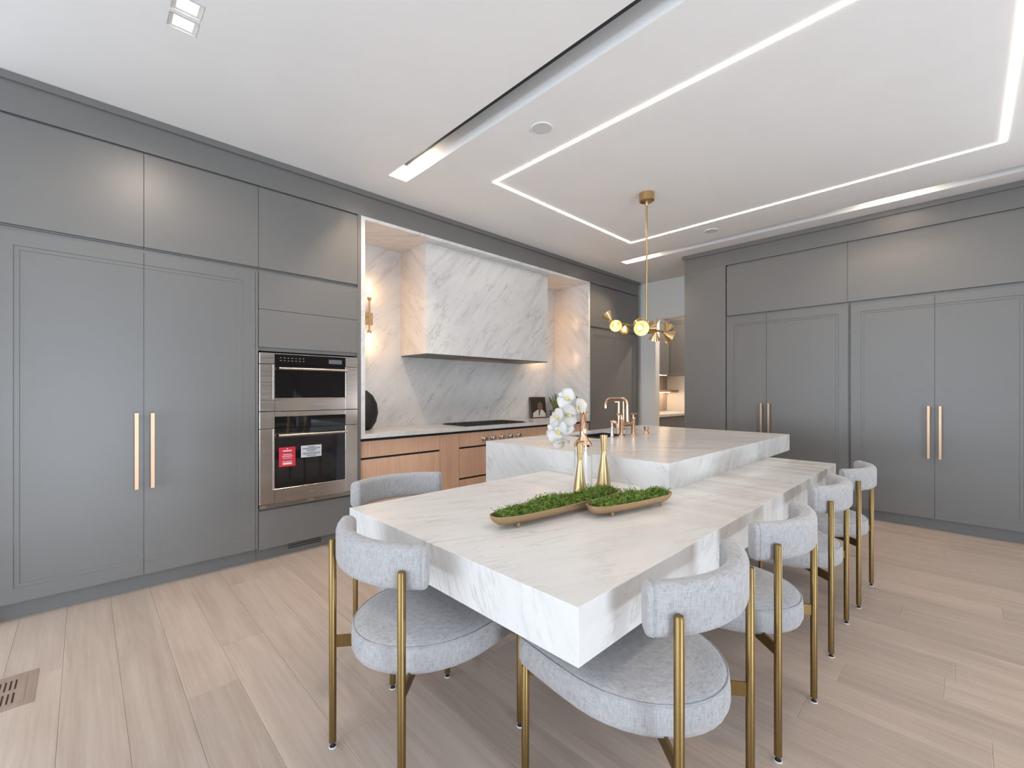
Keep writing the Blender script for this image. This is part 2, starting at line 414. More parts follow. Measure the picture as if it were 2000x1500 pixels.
# ---- left run
t = empty('tall_cabinet', (.28, 4.0, 0), 'grey tall double-door cabinet with long brass handles beside the wall ovens', 'cabinet', 'tall grey cabinets')
box('carcass', -.383, .938, YL+.021, YB-.004, .1, ZU0-.012, M_cab, t)
box('plinth', -.383, .938, YL+.062, YL+.08, 0, .1, M_cab, t)
d_ = door('door', 'L', -.365, .278, Z0, ZT, t, mould='l'); handle('L', .240, .667, 1.155, d_)
d_ = door('door', 'L', .278, .921, Z0, ZT, t, mould='h'); handle('L', .319, .667, 1.153, d_)
box('filler', .9225, .938, YL+.002, YL+.02, Z0, ZT, M_cab, t); box('filler', -.383, -.3665, YL+.002, YL+.02, Z0, ZT, M_cab, t)
for a, b, s in ((-.383, .278, 'grey flat-front top cabinet over the outer door of the tall double-door cabinet by the ovens'),
                (.278, .941, 'grey flat-front top cabinet between the wall-oven column and another top cabinet'),
                (.941, 1.716, 'grey flat-front top cabinet above the wall-oven column')):
    t = empty('top_cabinet', ((a+b)/2, 4.0, ZU0), s, 'cabinet', 'top cabinets of the oven wall')
    box('carcass', a+.001, b-.001, YL+.021, YB-.004, ZU0-.01, 2.841, M_cab, t)
    door('door', 'L', a, b, ZU0, ZU1, t)
box('stile', 1.717, 1.743, YL, YL+.02, ZU0-.01, 2.841, M_cab, t)
# ---- wall-oven column
t = empty('oven_cabinet', (1.33, 4.0, 0), 'grey oven column cabinet with flat panels above and a drawer below the ovens', 'cabinet')
boxes('carcass', [(.940, .944, YL+.021, YB-.004, .1, ZU0-.012), (1.714, 1.743, YL, YB-.004, .0, ZU0-.012), (.944, 1.714, 4.2, YB-.004, .1, ZU0-.012),
                  (.944, 1.714, YL+.021, 4.2, .1, .40), (.944, 1.714, YL+.021, 4.2, 1.60, ZU0-.012)], M_cab, t)
door('panel_door', 'L', .941, 1.714, 1.916, 2.193, t); door('panel_door', 'L', .941, 1.714, 1.628, 1.913, t)
door('drawer', 'L', .941, 1.714, Z0-.012, .386, t)
pl = box('plinth', .94, 1.714, YL+.062, YL+.08, 0, .094, M_cab, t)
for z in (.036, .053, .070): box('vent_slot', 1.168, 1.425, YL+.058, YL+.0625, z, z+.008, M_gap, pl)
def textlines(parent, x0, x1, z0, z1, m, rows, y):
    bm = bmesh.new()
    for (za, wa, h) in rows:
        cx = (x0+x1)/2; hw = (x1-x0)/2*wa; z = z0+(z1-z0)*za
        bbox(bm, cx-hw, cx+hw, y-.0004, y+.0004, z-h/2, z+h/2)
    return obj('print', bm, m, parent)
YO = YL - .012
t = empty('microwave_oven', (1.328, 3.9, 1.139), 'built-in stainless steel microwave oven with black glass above the larger oven', 'oven')
box('body', .95, 1.708, YL+.022, 4.19, 1.14, 1.59, M_gap, t)
fr = obj('front_frame', bbox(bbox(bbox(bbox(bmesh.new(), .945, 1.050, YO, YL+.02, 1.139, 1.4985, .002), 1.601, 1.711, YO, YL+.02, 1.139, 1.4985, .002), 1.0505, 1.6005, YO, YL+.02, 1.139, 1.238, .0), .945, 1.050, YO, YL+.02, 1.502, 1.585, .002), M_steel, t)
obj('front_frame', bbox(bbox(bmesh.new(), 1.601, 1.711, YO, YL+.02, 1.502, 1.585, .002), 1.0505, 1.6005, YO, YL+.02, 1.578, 1.585), M_steel, t)
boxes('trim_ring', [(1.036, 1.612, YO-.004, YO, 1.228, 1.239), (1.036, 1.0505, YO-.004, YO, 1.239, 1.498), (1.6005, 1.612, YO-.004, YO, 1.239, 1.498)], M_steel, t, .0015)
box('glass_door', 1.0505, 1.6005, YO-.002, YL+.01, 1.2395, 1.4985, M_blk, t)
cp = box('control_panel', 1.0505, 1.6005, YO-.002, YL+.01, 1.5015, 1.577, M_blk, t)
bm = bmesh.new()
for i in range(7):
    for z in (1.528, 1.549): bbox(bm, 1.085+.028*i, 1.097+.028*i, YO-.0028, YO-.0018, z, z+.004)
obj('button_print', bm, M_grey, cp)
box('display', 1.46, 1.57, YO-.003, YO-.0018, 1.52, 1.555, M_ink, cp)
bm = tube_bm(bmesh.new(), [(1.068, YO-.045, 1.467), (1.600, YO-.045, 1.467)], .010, 14)
for q in (1.085, 1.585): tube_bm(bm, [(q, YO-.001, 1.467), (q, YO-.046, 1.467)], .006, 10)
obj('handle', bm, M_steel, t, 50)
rx = Matrix.Rotation(R(90), 4, 'X')
text('logo', 'WOLF', .017, Matrix.Translation((1.323, YO-.0008, 1.190)) @ rx, M_grey, t)
t = empty('wall_oven', (1.328, 3.9, .402), 'built-in stainless steel wall oven with red tag and white label on black glass', 'oven')
box('body', .95, 1.708, YL+.022, 4.19, .404, 1.13, M_gap, t)
obj('front_frame', bbox(bbox(bbox(bmesh.new(), .945, 1.050, YO, YL+.02, .432, 1.0035, .002), 1.601, 1.711, YO, YL+.02, .432, 1.0035, .002), 1.0505, 1.6005, YO, YL+.02, .432, .542), M_steel, t)
obj('front_frame', bbox(bbox(bbox(bmesh.new(), .945, 1.050, YO, YL+.02, 1.007, 1.134, .002), 1.601, 1.711, YO, YL+.02, 1.007, 1.134, .002), 1.0505, 1.6005, YO, YL+.02, 1.097, 1.134), M_steel, t)
boxes('trim_ring', [(1.036, 1.612, YO-.004, YO, .530, .541), (1.036, 1.0505, YO-.004, YO, .541, 1.003), (1.6005, 1.612, YO-.004, YO, .541, 1.003)], M_steel, t, .0015)
gd = box('glass_door', 1.0505, 1.6005, YO-.002, YL+.01, .5425, 1.0035, M_blk, t)
box('control_panel', 1.0505, 1.6005, YO-.002, YL+.01, 1.0065, 1.0965, M_blk, t)
bm = tube_bm(bmesh.new(), [(1.068, YO-.045, .952), (1.600, YO-.045, .952)], .010, 14)
for q in (1.085, 1.585): tube_bm(bm, [(q, YO-.001, .952), (q, YO-.046, .952)], .006, 10)
obj('handle', bm, M_steel, t, 50)
text('logo', 'WOLF', .017, Matrix.Translation((1.323, YO-.0008, .485)) @ rx, M_grey, t)
vt = box('vent_strip', .945, 1.711, YO, YL+.02, .404, .430, M_steel, t)
boxes('vent_slot', [(.99, 1.29, YO-.001, YO+.001, .421, .425), (1.34, 1.67, YO-.001, YO+.001, .421, .425), (.99, 1.29, YO-.001, YO+.001, .410, .414), (1.34, 1.67, YO-.001, YO+.001, .410, .414)], M_gap, vt)
g = box('red_tag', 1.078, 1.198, YO-.0035, YO-.0022, .706, .856, M_red, gd)
textlines(g, 1.078, 1.198, .706, .856, M_wink, [(.92, .08, .008), (.82, .55, .006), (.79, .5, .003), (.62, .5, .005), (.55, .66, .003), (.50, .6, .003), (.42, .55, .003), (.26, .6, .004), (.15, .55, .015)], YO-.0038)
g = box('white_label', 1.24, 1.40, YO-.0035, YO-.0022, .763, .857, M_wlab, gd)
textlines(g, 1.24, 1.40, .763, .857, M_ink, [(.86, .35, .005), (.76, .85, .003), (.70, .85, .003), (.58, .5, .005), (.48, .3, .003), (.38, .85, .003), (.31, .85, .003), (.24, .8, .003), (.12, .45, .005)], YO-.0038)

# ---- marble cooking niche
NX0, NX1, NZ, NB = 1.784, 5.102, 2.812, 4.322
t = empty('marble_surround', (3.443, 4.0, .872), 'white veined marble surround lining the cooking niche', 'niche lining')
box('back_panel', 1.746, 5.142, NB, NB+.03, .9125, 2.84, M_marble, t)
box('side_panel', 1.746, NX0, YL-.002, NB, .9125, 2.84, M_marble, t)
box('side_panel', NX1, 5.142, YL-.002, NB, .9125, 2.84, M_marble, t)
box('top_panel', NX0, NX1, YL-.002, NB, NZ, 2.84, M_marble, t)
t = empty('range_hood', (3.44, 4.08, 1.672), 'white marble range hood box with dark steel underside inside the niche', 'range hood')
HX0, HX1, HY0 = 2.50, 4.379, 3.827
boxes('cladding', [(HX0, HX1, HY0, HY0+.03, 1.6805, NZ-.001), (HX0, HX0+.03, HY0+.03, NB-.001, 1.6805, NZ-.001), (HX1-.03, HX1, HY0+.03, NB-.001, 1.6805, NZ-.001)], M_marble, t)
M_dst = brushed('dark_stainless', (.13, .12, .11, 1), .4, 0)
hp = box('underside_panel', HX0+.002, HX1-.002, HY0+.002, NB-.002, 1.672, 1.680, M_dst, t)
for i in range(26):
    xx = 3.05 + .03*i; box('filter_slat', xx, xx+.018, HY0+.12, HY0+.38, 1.664, 1.672, M_handle, hp)
tag(box('countertop', 1.746, 5.142, YL-.003, NB+.03, .872, .912, M_marble), 'white marble worktop along the cooking niche', 'worktop')
# base cabinets under it
YD = YL+.02
def dface(n, x0, x1, z0, z1, par): return box(n, x0, x1, YD, YD+.02, z0, z1, M_drawer, par, .001)
def basecab(x0, x1, label, drawers, name='drawer_cabinet', dn='drawer'):
    t = empty(name, ((x0+x1)/2, 4.0, 0), label, 'cabinet', 'oak base cabinets in the niche')
    box('carcass', x0, x1, YD+.034, YB-.004, .1, .871, M_gap, t)
    box('plinth', x0, x1, YD+.05, YD+.07, 0, .1, M_gap, t)
    return t, [dface(dn, x0+.0015, x1-.0015, a, b, t) for a, b in drawers]
D3 = [(.700, .845), (.372, .680), (.11, .352)]
basecab(1.752, 2.597, 'oak drawer cabinet next to the wall-oven column', D3)
basecab(2.599, 2.842, 'narrow oak base cabinet with a plain front between the oven-side drawers and the knobs', [(.11, .845)], 'base_cabinet', 'door')
kc, fs = basecab(2.844, 4.040, 'oak drawer cabinet under the cooktop with five control knobs', D3)
for kx in (3.176, 3.308, 3.441, 3.574, 3.706):
    kn = lathe('control_knob', [(.030, 0), (.030, .006), (.020, .008), (.020, .016), (.024, .02), (.026, .045), (.022, .05), (.001, .05)], 0, 0, M_chrome, fs[0], 20, 35, True, dirm((kx, YD-.0005, .772), (0, -1, 0)))
    box('grip', kx-.005, kx+.005, YD-.064, YD-.046, .75, .794, M_chrome, kn, .002)
basecab(4.042, 4.285, 'narrow oak base cabinet with a plain front on the potted plant side of the knobs', [(.11, .845)], 'base_cabinet', 'door')
basecab(4.287, 5.138, 'oak drawer cabinet under the potted plant at the pantry end', D3)
# cooktop, low and dark
t = empty('cooktop', (3.42, 3.96, .9125), 'low dark gas cooktop set flush in the marble worktop', 'cooktop')
box('tray', 2.955, 3.895, 3.745, 4.185, .9125, .917, M_grate, t, .001)
for i in range(3):
    gx = 2.97 + i*.305; L = [(gx, gx+.29, 3.765+.1*j, 3.773+.1*j, .917, .9255) for j in range(5)] + [(gx+.07*j, gx+.07*j+.008, 3.765, 4.173, .917, .9255) for j in range(5)]
    boxes('grate', L, M_grate, t)
    for q in (3.86, 4.07): lathe('burner', [(.035, .917), (.035, .922), (.02, .924), (.001, .924)], gx+.145, q, M_black, t, 16)
# sconces
def sconce(x, label):
    t = empty('wall_sconce', (x, NB, 2.05), label, 'wall lamp', 'niche wall sconces')
    box('backplate', x-.083, x+.083, NB-.013, NB-.001, 1.985, 2.11, M_bronze, t, .002)
    yr = NB-.1
    tube('arm', [(x, NB-.012, 2.055), (x, yr, 2.055)], .007, M_bronze, t)
    tube('rod', [(x, yr, 1.913), (x, yr, 2.222)], .0085, M_bronze, t)
    for s, z in ((1, 2.218), (-1, 1.917)):
        lathe('socket', [(.009, 0), (.021, .006), (.022, .03), (.018, .034)] , 0, 0, M_bronze, t, 20, 40, True, Matrix.Translation((x, yr, z)) @ Matrix.Scale(s, 4, (0, 0, 1)))
        lathe('glass_tube', [(.017, .034), (.0175, .12), (.014, .175), (.008, .212), (.001, .216)], 0, 0, M_tube, t, 20, 40, True, Matrix.Translation((x, yr, z)) @ Matrix.Scale(s, 4, (0, 0, 1)))
sconce(2.082, 'lit brass double-tube wall sconce on the oven side of the range hood')
sconce(4.70, 'lit brass double-tube wall sconce tucked behind the pantry side of the range hood')
# things on the worktop
lathe_v = lathe('black_vase', [(.05, .9125), (.075, .925), (.115, .99), (.135, 1.08), (.125, 1.17), (.085, 1.25), (.04, 1.29), (.03, 1.30), (.022, 1.285), (.02, 1.2)], 1.975, 4.12, M_black, None, 36)
tag(lathe_v, 'matte black rounded vase on the worktop beside the wall-oven column', 'vase')
t = empty('framed_photo', (4.66, 4.2, .9125), 'small leaning framed photograph of a person in white on dark ground', 'picture frame')
Mx = Matrix.Translation((4.655, 4.225, .9165)) @ Matrix.Rotation(R(-12), 4, 'Z') @ Matrix.Rotation(R(-9), 4, 'X')
def xbox(n, b, m, par, bev=0):
    bm = bbox(bmesh.new(), *b, bev); bmesh.ops.transform(bm, matrix=Mx, verts=bm.verts); return obj(n, bm, m, par)
M_fw = mat('frame_wood', (.16, .085, .05, 1), .5); M_ph = mat('photo_dark', (.03, .022, .02, 1), .4); M_sk = mat('photo_brown', (.17, .085, .055, 1), .5); M_wh = mat('photo_white', (.55, .53, .52, 1), .5)
xbox('frame', (-.135, .135, 0, .03, 0, .30), M_fw, t, .002); ph = xbox('photo', (-.127, .127, -.0015, 0, .008, .292), M_ph, t)
bm = bmesh.new()
def poly(pts, y): 
    f = bm.faces.new([bm.verts.new(Mx @ Vector((a, y, b))) for a, b in pts]); return f
poly([(.03+.045*math.cos(k*.4488), .165+.06*math.sin(k*.4488)) for k in range(14)], -.0022); poly([(-.01, .02), (.0, .13), (.045, .13), (.0, .02)], -.0028)
obj('face_print', bm, M_sk, ph, normals=False)
bm = bmesh.new(); poly([(-.11, .01), (-.10, .07), (-.02, .115), (.06, .12), (.115, .06), (.12, .01)], -.0019); obj('shirt_print', bm, M_wh, ph, normals=False)
t = empty('potted_plant', (4.91, 4.13, .9125), 'small green succulent in a round taupe pot on the worktop', 'plant')
lathe('pot', [(.07, .9125), (.09, .92), (.092, 1.02), (.082, 1.02), (.08, 1.0)], 4.91, 4.13, M_pot, t, 28)
for i in range(17):
    a = i*2.4; el = R(8 + (i*37) % 58); ln = .19 + .07*((i*13) % 5)/5
    d0 = Vector((math.cos(a)*math.cos(el), math.sin(a)*math.cos(el), math.sin(el)))
    if d0.y > .35: d0.y *= .4
    if d0.x > 0: d0.x *= .25
    s_ = d0.cross(Vector((0, 0, 1))).normalized(); bm = bmesh.new(); prev = None
    for k in range(7):
        q = k/6; c = Vector((4.91, 4.12, 1.005)) + d0*ln*q + Vector((0, 0, .05*q*q)); wd = .030*math.sin(math.pi*min(1, .22+.78*q)**1.0)+.001; up = Vector((0, 0, .011*math.sin(math.pi*q)+.001))
        cur = [bm.verts.new(c+s_*wd), bm.verts.new(c-up), bm.verts.new(c-s_*wd), bm.verts.new(c+up*.4)]
        if prev:
            for j in range(4): bm.faces.new([prev[j], prev[(j+1) % 4], cur[(j+1) % 4], cur[j]])
        prev = cur
    obj('leaf', bm, M_leaf2 if i % 4 == 0 else M_leaf, t, 40)
# ---- tall cabinets beyond the niche
t = empty('top_cabinet', (5.8, 4.0, ZU0), 'grey two-door top cabinet between the marble niche and the pantry doorway', 'cabinet')
box('carcass', 5.144, 6.468, YL+.021, YB-.004, ZU0-.01, 2.841, M_cab, t)
door('door', 'L', 5.15, 5.80, ZU0, ZU1, t); door('door', 'L', 5.80, 6.44, ZU0, ZU1, t)
box('filler', 6.442, 6.468, YL, YL+.02, ZU0, ZU1, M_cab, t)
t = empty('tall_cabinet', (5.8, 4.0, 0), 'grey tall double-door cabinet between the marble niche and the pantry doorway', 'cabinet', 'tall grey cabinets')
box('carcass', 5.144, 6.468, YL+.021, YB-.004, .1, ZU0-.012, M_cab, t)
box('plinth', 5.144, 6.468, YL+.062, YL+.08, 0, .1, M_cab, t)
door('door', 'L', 5.15, 5.80, Z0, ZT, t, mould='l'); door('door', 'L', 5.80, 6.44, Z0, ZT, t, mould='h')
box('filler', 6.442, 6.468, YL, YL+.02, Z0, ZT, M_cab, t)
# ---- right run
def tallR(y0, ys, y1, hz, label, gap=.008):
    t = empty('tall_cabinet', (6.1, (y0+y1)/2, 0), label, 'cabinet', 'tall grey cabinets')
    box('carcass', XR+.021, XE-.004, y0-gap, y1+gap, .1, ZU0-.012, M_cab, t)
    box('plinth', XR+.062, XR+.08, y0-gap, y1+gap, 0, .1, M_cab, t)
    d1 = door('door', 'R', y0, ys, Z0, ZT-.005, t, mould='l'); d2 = door('door', 'R', ys, y1, Z0, ZT-.005, t, mould='h')
    handle('R', ys-.037, .667, 1.155, d1); handle('R', ys+.041, .667, 1.155, d2); return t
tallR(.836, 1.600, 2.037, 0, 'grey tall cabinet with one narrow and one wide door behind the island end')
t = tallR(-.432, .191, .814, 0, 'grey tall cabinet with two equal wide doors and brass handles beside the row of chairs', .011)
tp = empty('end_panel', (6.1, 2.3, 0), 'plain grey full-height end panel beside the pantry doorway', 'panel')
box('front_board', XR, XR+.02, 2.0475, 2.565, .0, 2.841, M_cab, tp); box('side_board', XR+.02, XE-.004, 2.545, 2.565, 0, 2.841, M_cab, tp)
for a, b, s in ((.843, 2.037, 'grey flat-front top cabinet next to the plain end panel'), (-.445, .843, 'grey flat-front top cabinet over the two equal wide doors')):
    t = empty('top_cabinet', (6.1, (a+b)/2, ZU0), s, 'cabinet', 'top cabinets of the long wall')
    box('carcass', XR+.021, XE-.004, a+.001, b-.001, ZU0-.01, 2.841, M_cab, t); door('door', 'R', a, b, ZU0-.007, ZU1-.005, t)
t = empty('tall_cabinet', (6.1, -.87, 0), 'grey plain tall cabinet at the end of the long wall run', 'cabinet')
box('carcass', XR+.021, XE-.004, -1.3, -.446, .1, 2.841, M_cab, t); box('plinth', XR+.062, XR+.08, -1.3, -.446, 0, .1, M_cab, t); door('door', 'R', -1.3, -.446, Z0, 2.837, t)

# ---- pantry furniture
t = empty('pantry_base_cabinet', (7.45, 3.75, -.012), 'grey shaker base cabinet under the pantry worktop', 'cabinet')
box('carcass', XE+.13, PX-.002, 3.492, PY-.002, -.012, .871, M_cab, t)
for a, b in ((6.75, 7.0), (7.0, 7.45), (7.45, 7.9), (7.9, 8.19)): door('door', ('y', 3.47), a, b, .1, .84, t, mould='lh', ins=.06, band=.02)
tag(box('pantry_countertop', XE+.13, PX-.002, 3.45, PY-.002, .872, .912, M_marble), 'pale stone worktop in the pantry', 'worktop')
t = empty('wall_shelf', (7.5, 3.95, 1.275), 'oak floating shelf lit from below on the pantry wall', 'shelf')
box('board', XE+.13, PX-.002, 3.83, PY-.002, 1.277, 1.32, M_shelf, t, .002); box('led_strip', 6.9, 8.1, 3.96, 3.985, 1.272, 1.277, M_under, t)
t = empty('pantry_wall_cabinet', (7.4, 3.95, 1.594), 'grey wall cabinet over the pantry shelf with light strip beneath', 'cabinet')
box('carcass', XE+.13, 7.8, 3.84, PY-.002, 1.594, 2.6, M_cab, t); door('door', ('y', 3.82), 6.74, 7.26, 1.596, 2.598, t, mould='lh', ins=.06, band=.015); door('door', ('y', 3.82), 7.26, 7.798, 1.596, 2.598, t, mould='lh', ins=.06, band=.015)
box('led_strip', 6.85, 7.78, 3.87, 3.9, 1.588, 1.594, M_under, t)
t = empty('pantry_corner_cabinet', (8.0, 3.3, 1.594), 'grey wall cabinet on the end wall of the pantry', 'cabinet')
box('carcass', 7.821, PX-.002, 2.6, PY-.004, 1.594, 2.6, M_cab, t); door('door', ('x', 7.801), 3.0, 3.4, 1.596, 2.598, t, mould='lh', ins=.06, band=.015); door('door', ('x', 7.801), 3.4, 3.818, 1.596, 2.598, t, mould='lh', ins=.06, band=.015)

t = empty('pantry_added_light', (7.3, 2.9, ZC), 'added round ceiling downlight inside the pantry, out of view', 'ceiling light')  # unseen lamp, added to brighten the pantry
lathe('rim', [(.06, ZC-.0005), (.06, ZC-.006), (.045, ZC-.006), (.045, ZC-.0005)], 7.3, 2.9, M_ceil, t, 24, cap=False); lathe('lens', [(.044, ZC-.001), (.044, ZC-.004), (.001, ZC-.004)], 7.3, 2.9, M_down, t, 24)
spot('pantry_fill_spot', (7.3, 2.9, ZC-.02), (0, .1, -1), 90, (1, .85, .7), 150, .5)  # fill light of the added pantry lamp
# ================================================================ island
IX0, IX1, IY0, IY1, IZ = .868, 3.965, .659, 1.955, .76
tag(box('table_slab', IX0, IX1, IY0, IY1, .611, IZ, M_marble2, None, .0012), 'thick white marble dining table slab cantilevered from the island', 'table')
UX0, UX1, UY0, UY1, UZ = 2.24, 4.565, 1.10, 2.592, .905
SK = (3.01, 3.60, 2.085, 2.43)
tag(gridcells('island_worktop', [UX0, SK[0], SK[1], UX1], [UY0, SK[2], SK[3], UY1], IZ+.0005, UZ, [SK], M_marble), 'thick white marble raised island worktop with a sink cut-out', 'worktop')
t = empty('island_cabinet', (3.4, 1.85, 0), 'dark grey island base recessed under the marble slabs', 'cabinet')
box('carcass', 2.45, 4.36, 1.30, 2.40, .1, .609, M_cab, t); box('plinth', 2.5, 4.31, 1.36, 2.34, 0, .1, M_cab, t)
boxes('upper_frame', [(2.45, 3.96, 1.97, 2.40, .6105, .7595), (3.98, 4.36, 1.30, 2.40, .6105, .7595)], M_cab, t)
tag(box('waterfall_panel', UX0, UX0+.15, 1.956, UY1, 0, IZ, M_marble), 'white marble waterfall panel at the island end behind the table', 'panel')
t = empty('sink', (3.3, 2.26, .761), 'dark stainless sink with a ribbed drying grid in the island', 'sink')
boxes('basin', [(SK[0]+.001, SK[1]-.001, SK[2]+.001, SK[3]-.001, .762, .768), (SK[0]+.001, SK[0]+.008, SK[2]+.001, SK[3]-.001, .768, .893), (SK[1]-.008, SK[1]-.001, SK[2]+.001, SK[3]-.001, .768, .893), (SK[0]+.008, SK[1]-.008, SK[2]+.001, SK[2]+.008, .768, .893), (SK[0]+.008, SK[1]-.008, SK[3]-.008, SK[3]-.001, .768, .893)], M_dst, t)
for i in range(10): box('grid_bar', SK[0]+.02+.022*i, SK[0]+.028+.022*i, SK[2]+.009, SK[3]-.009, .885, .891, M_dst, t)
# bridge tap
t = empty('bridge_tap', (3.37, 2.03, UZ), 'rose gold bridge kitchen tap with two lever handles and square-bent spout', 'tap')
def tapleg(x, y, ld):
    p = lathe('valve_post', [(.030, UZ+.0005), (.028, UZ+.006), (.017, UZ+.016), (.0165, UZ+.14), (.019, UZ+.145), (.019, UZ+.155), (.008, UZ+.158), (.007, UZ+.182)], x, y, M_copper, t, 24)
    tube('lever', [(x-ld*.02, y, UZ+.19), (x+ld*.062, y-ld*.0, UZ+.193)], .0085, M_copper, p, 12)
tapleg(3.279, 2.035, -1); tapleg(3.462, 2.03, 1)
tube('bridge', [(3.279, 2.033, UZ+.105), (3.33, 2.033, UZ+.108), (3.37, 2.033, UZ+.118), (3.41, 2.033, UZ+.108), (3.462, 2.03, UZ+.105)], [.011, .012, .016, .012, .011], M_copper, t)
pts = [(3.37, 2.033, UZ+.11), (3.37, 2.033, UZ+.275)]
for k in range(1, 8): a = R(90*k/7); pts.append((3.37, 2.033+.05*(1-math.cos(a)), UZ+.275+.05*math.sin(a)))
pts.append((3.37, 2.19, UZ+.325))
for k in range(1, 8): a = R(90*k/7); pts.append((3.37, 2.19+.065*math.sin(a), UZ+.325-.065*(1-math.cos(a))))
pts.append((3.37, 2.256, UZ+.235))
tube('spout', pts, [.017, .0135]+[.012]*(len(pts)-2), M_copper, t, 16)
t = empty('side_spray', (3.153, 2.046, UZ), 'rose gold hand spray standing beside the bridge tap', 'tap')
lathe('base', [(.026, UZ+.0005), (.025, UZ+.006), (.014, UZ+.012), (.0135, UZ+.09), (.008, UZ+.1), (.008, UZ+.12)], 3.153, 2.046, M_chrome, t, 24)
tube('spray_head', [(3.153, 2.06, UZ+.128), (3.168, 2.038, UZ+.132), (3.185, 2.025, UZ+.125), (3.19, 2.022, UZ+.10), (3.194, 2.02, UZ+.03)], [.014, .015, .014, .011, .009], M_copper, t, 14)
t = empty('filter_tap', (3.93, 2.47, UZ), 'slim rose gold filtered water tap behind the sink', 'tap')
tube('post', [(3.93, 2.47, UZ+.0005), (3.93, 2.47, UZ+.285)], .012, M_copper, t); tube('lever_post', [(3.97, 2.44, UZ+.0005), (3.97, 2.44, UZ+.285)], .009, M_copper, t)
tube('spout', [(3.93, 2.47, UZ+.278), (3.90, 2.50, UZ+.278)], .008, M_copper, t); box('base', 3.905, 3.995, 2.415, 2.495, UZ+.0005, UZ+.008, M_copper, t, .002)
tag(lathe('air_switch', [(.030, UZ+.0005), (.028, UZ+.004), (.016, UZ+.02), (.0145, UZ+.03), (.021, UZ+.036), (.023, UZ+.065), (.001, UZ+.065)], 3.683, 2.027, M_copper, None, 24), 'small rose gold hourglass-shaped button fitting on the island top', 'fitting')
# ---- table dressing
def vase(x, y, z0, h, rb, rn, rt, label):
    p = [(rb, z0), (rb*.985, z0+.004)] + [(rb+(rn-rb)*q, z0+h*.66*q) for q in (.25, .5, .75, .96)] + [(rn*1.0, z0+h*.67)] + [(rn+(rt-rn)*q, z0+h*(.67+.33*q)) for q in (.1, .5, 1)]
    p += [(rt-.004, z0+h), (rn*.7, z0+h*.75)]
    return tag(lathe('brass_vase', p, x, y, M_brass, None, 36, 50), label, 'vase', 'waisted brass bud vases')
vase(1.865, 1.405, IZ+.0005, .252, .037, .0125, .0195, 'shorter waisted brass bud vase between the long moss tray and the glass bottle vase')
vase(2.075, 1.40, IZ+.0005, .287, .042, .0125, .021, 'taller waisted brass bud vase against the raised island front')
t = empty('bottle_vase', (1.985, 1.475, IZ), 'tall clear glass bottle vase with mirrored rose gold neck', 'vase')
vx, vy = 1.985, 1.475
lathe('body', [(.0495, IZ+.0005), (.0505, IZ+.004), (.0505, IZ+.228), (.0475, IZ+.228), (.0475, IZ+.012), (.001, IZ+.012)], vx, vy, M_glass, t, 40)
lathe('neck', [(.0505, IZ+.2285), (.0495, IZ+.238), (.045, IZ+.249), (.037, IZ+.258), (.027, IZ+.264), (.0195, IZ+.270), (.018, IZ+.28), (.0175, IZ+.405), (.021, IZ+.412), (.036, IZ+.415), (.036, IZ+.418), (.018, IZ+.417), (.0155, IZ+.40), (.0155, IZ+.30), (.04, IZ+.245)], vx, vy, M_amber, t, 40, cap=False)
# orchid spray
t = empty('orchid_spray', (vx, vy, IZ+.30), 'arching spray of white orchid flowers in the bottle vase', 'flowers')
pts = [(1.985, 1.475, IZ+.31), (1.985, 1.475, IZ+.42), (1.972, 1.482, 1.225), (1.955, 1.50, 1.262), (1.925, 1.515, 1.262), (1.905, 1.53, 1.225), (1.893, 1.545, 1.165), (1.882, 1.556, 1.11), (1.873, 1.558, 1.05)]
sp = []
for i in range(len(pts)-1):
    for k in range(4):
        q = k/4; P0, P1, P2, P3 = [Vector(pts[max(0, min(len(pts)-1, i+j))]) for j in (-1, 0, 1, 2)]
        sp.append(.5*((2*P1)+(-P0+P2)*q+(2*P0-5*P1+4*P2-P3)*q*q+(-P0+3*P1-3*P2+P3)*q**3))
sp.append(Vector(pts[-1])); tube('stem', sp, .003, M_stem, t, 8)
def petal(mtx, ln, wd, cup, parent):
    bm = bmesh.new(); N, W_ = 7, 4; G = []
    for i in range(N):
        q = i/(N-1); row = []
        w2 = wd*math.sin(math.pi*(.10+.86*q)**.85)
        for j in range(-W_//2, W_//2+1):
            s_ = j/(W_/2); row.append(bm.verts.new(mtx @ Vector((w2*s_, ln*q, cup*(q*q*.8 + s_*s_*.35*math.sin(math.pi*q)) + .002*math.sin(9*q+5*s_)))))
        G.append(row)
    for i in range(N-1):
        for j in range(W_): bm.faces.new([G[i][j], G[i][j+1], G[i+1][j+1], G[i+1][j]])
    bmesh.ops.solidify(bm, geom=bm.faces[:], thickness=.0008)
    return obj('petal', bm, M_petal, parent, True)
def flower(c, nrm, roll, s, openf=1.0):
    c = Vector(c); M0 = dirm(c, nrm) @ Matrix.Rotation(R(roll), 4, 'Z')
    lip = bmesh.new(); bmesh.ops.create_icosphere(lip, subdivisions=2, radius=1)
    for v in lip.verts: v.co = M0 @ Vector((v.co.x*.0055*s, v.co.y*.009*s-.004*s, v.co.z*.007*s+.005*s))
    f = obj('flower', lip, M_lip, t, True)
    for ang, ln, wd, cup in ((90, .043, .033, .006), (-90, .043, .033, .006), (0, .040, .019, -.004), (140, .038, .017, -.006), (-140, .038, .017, -.006)):
        petal(M0 @ Matrix.Rotation(R(ang), 4, 'Z') @ Matrix.Rotation(R((1-openf)*55), 4, 'X'), ln*s, wd*s, cup*s/openf, f)
tc = Vector((-.70, -.70, 0))
flower((1.897, 1.523, 1.252), tc + Vector((-.5, .35, .1)), -15, 1.45)
flower((1.906, 1.512, 1.160), tc + Vector((-.25, .2, -.25)), 20, 1.5)
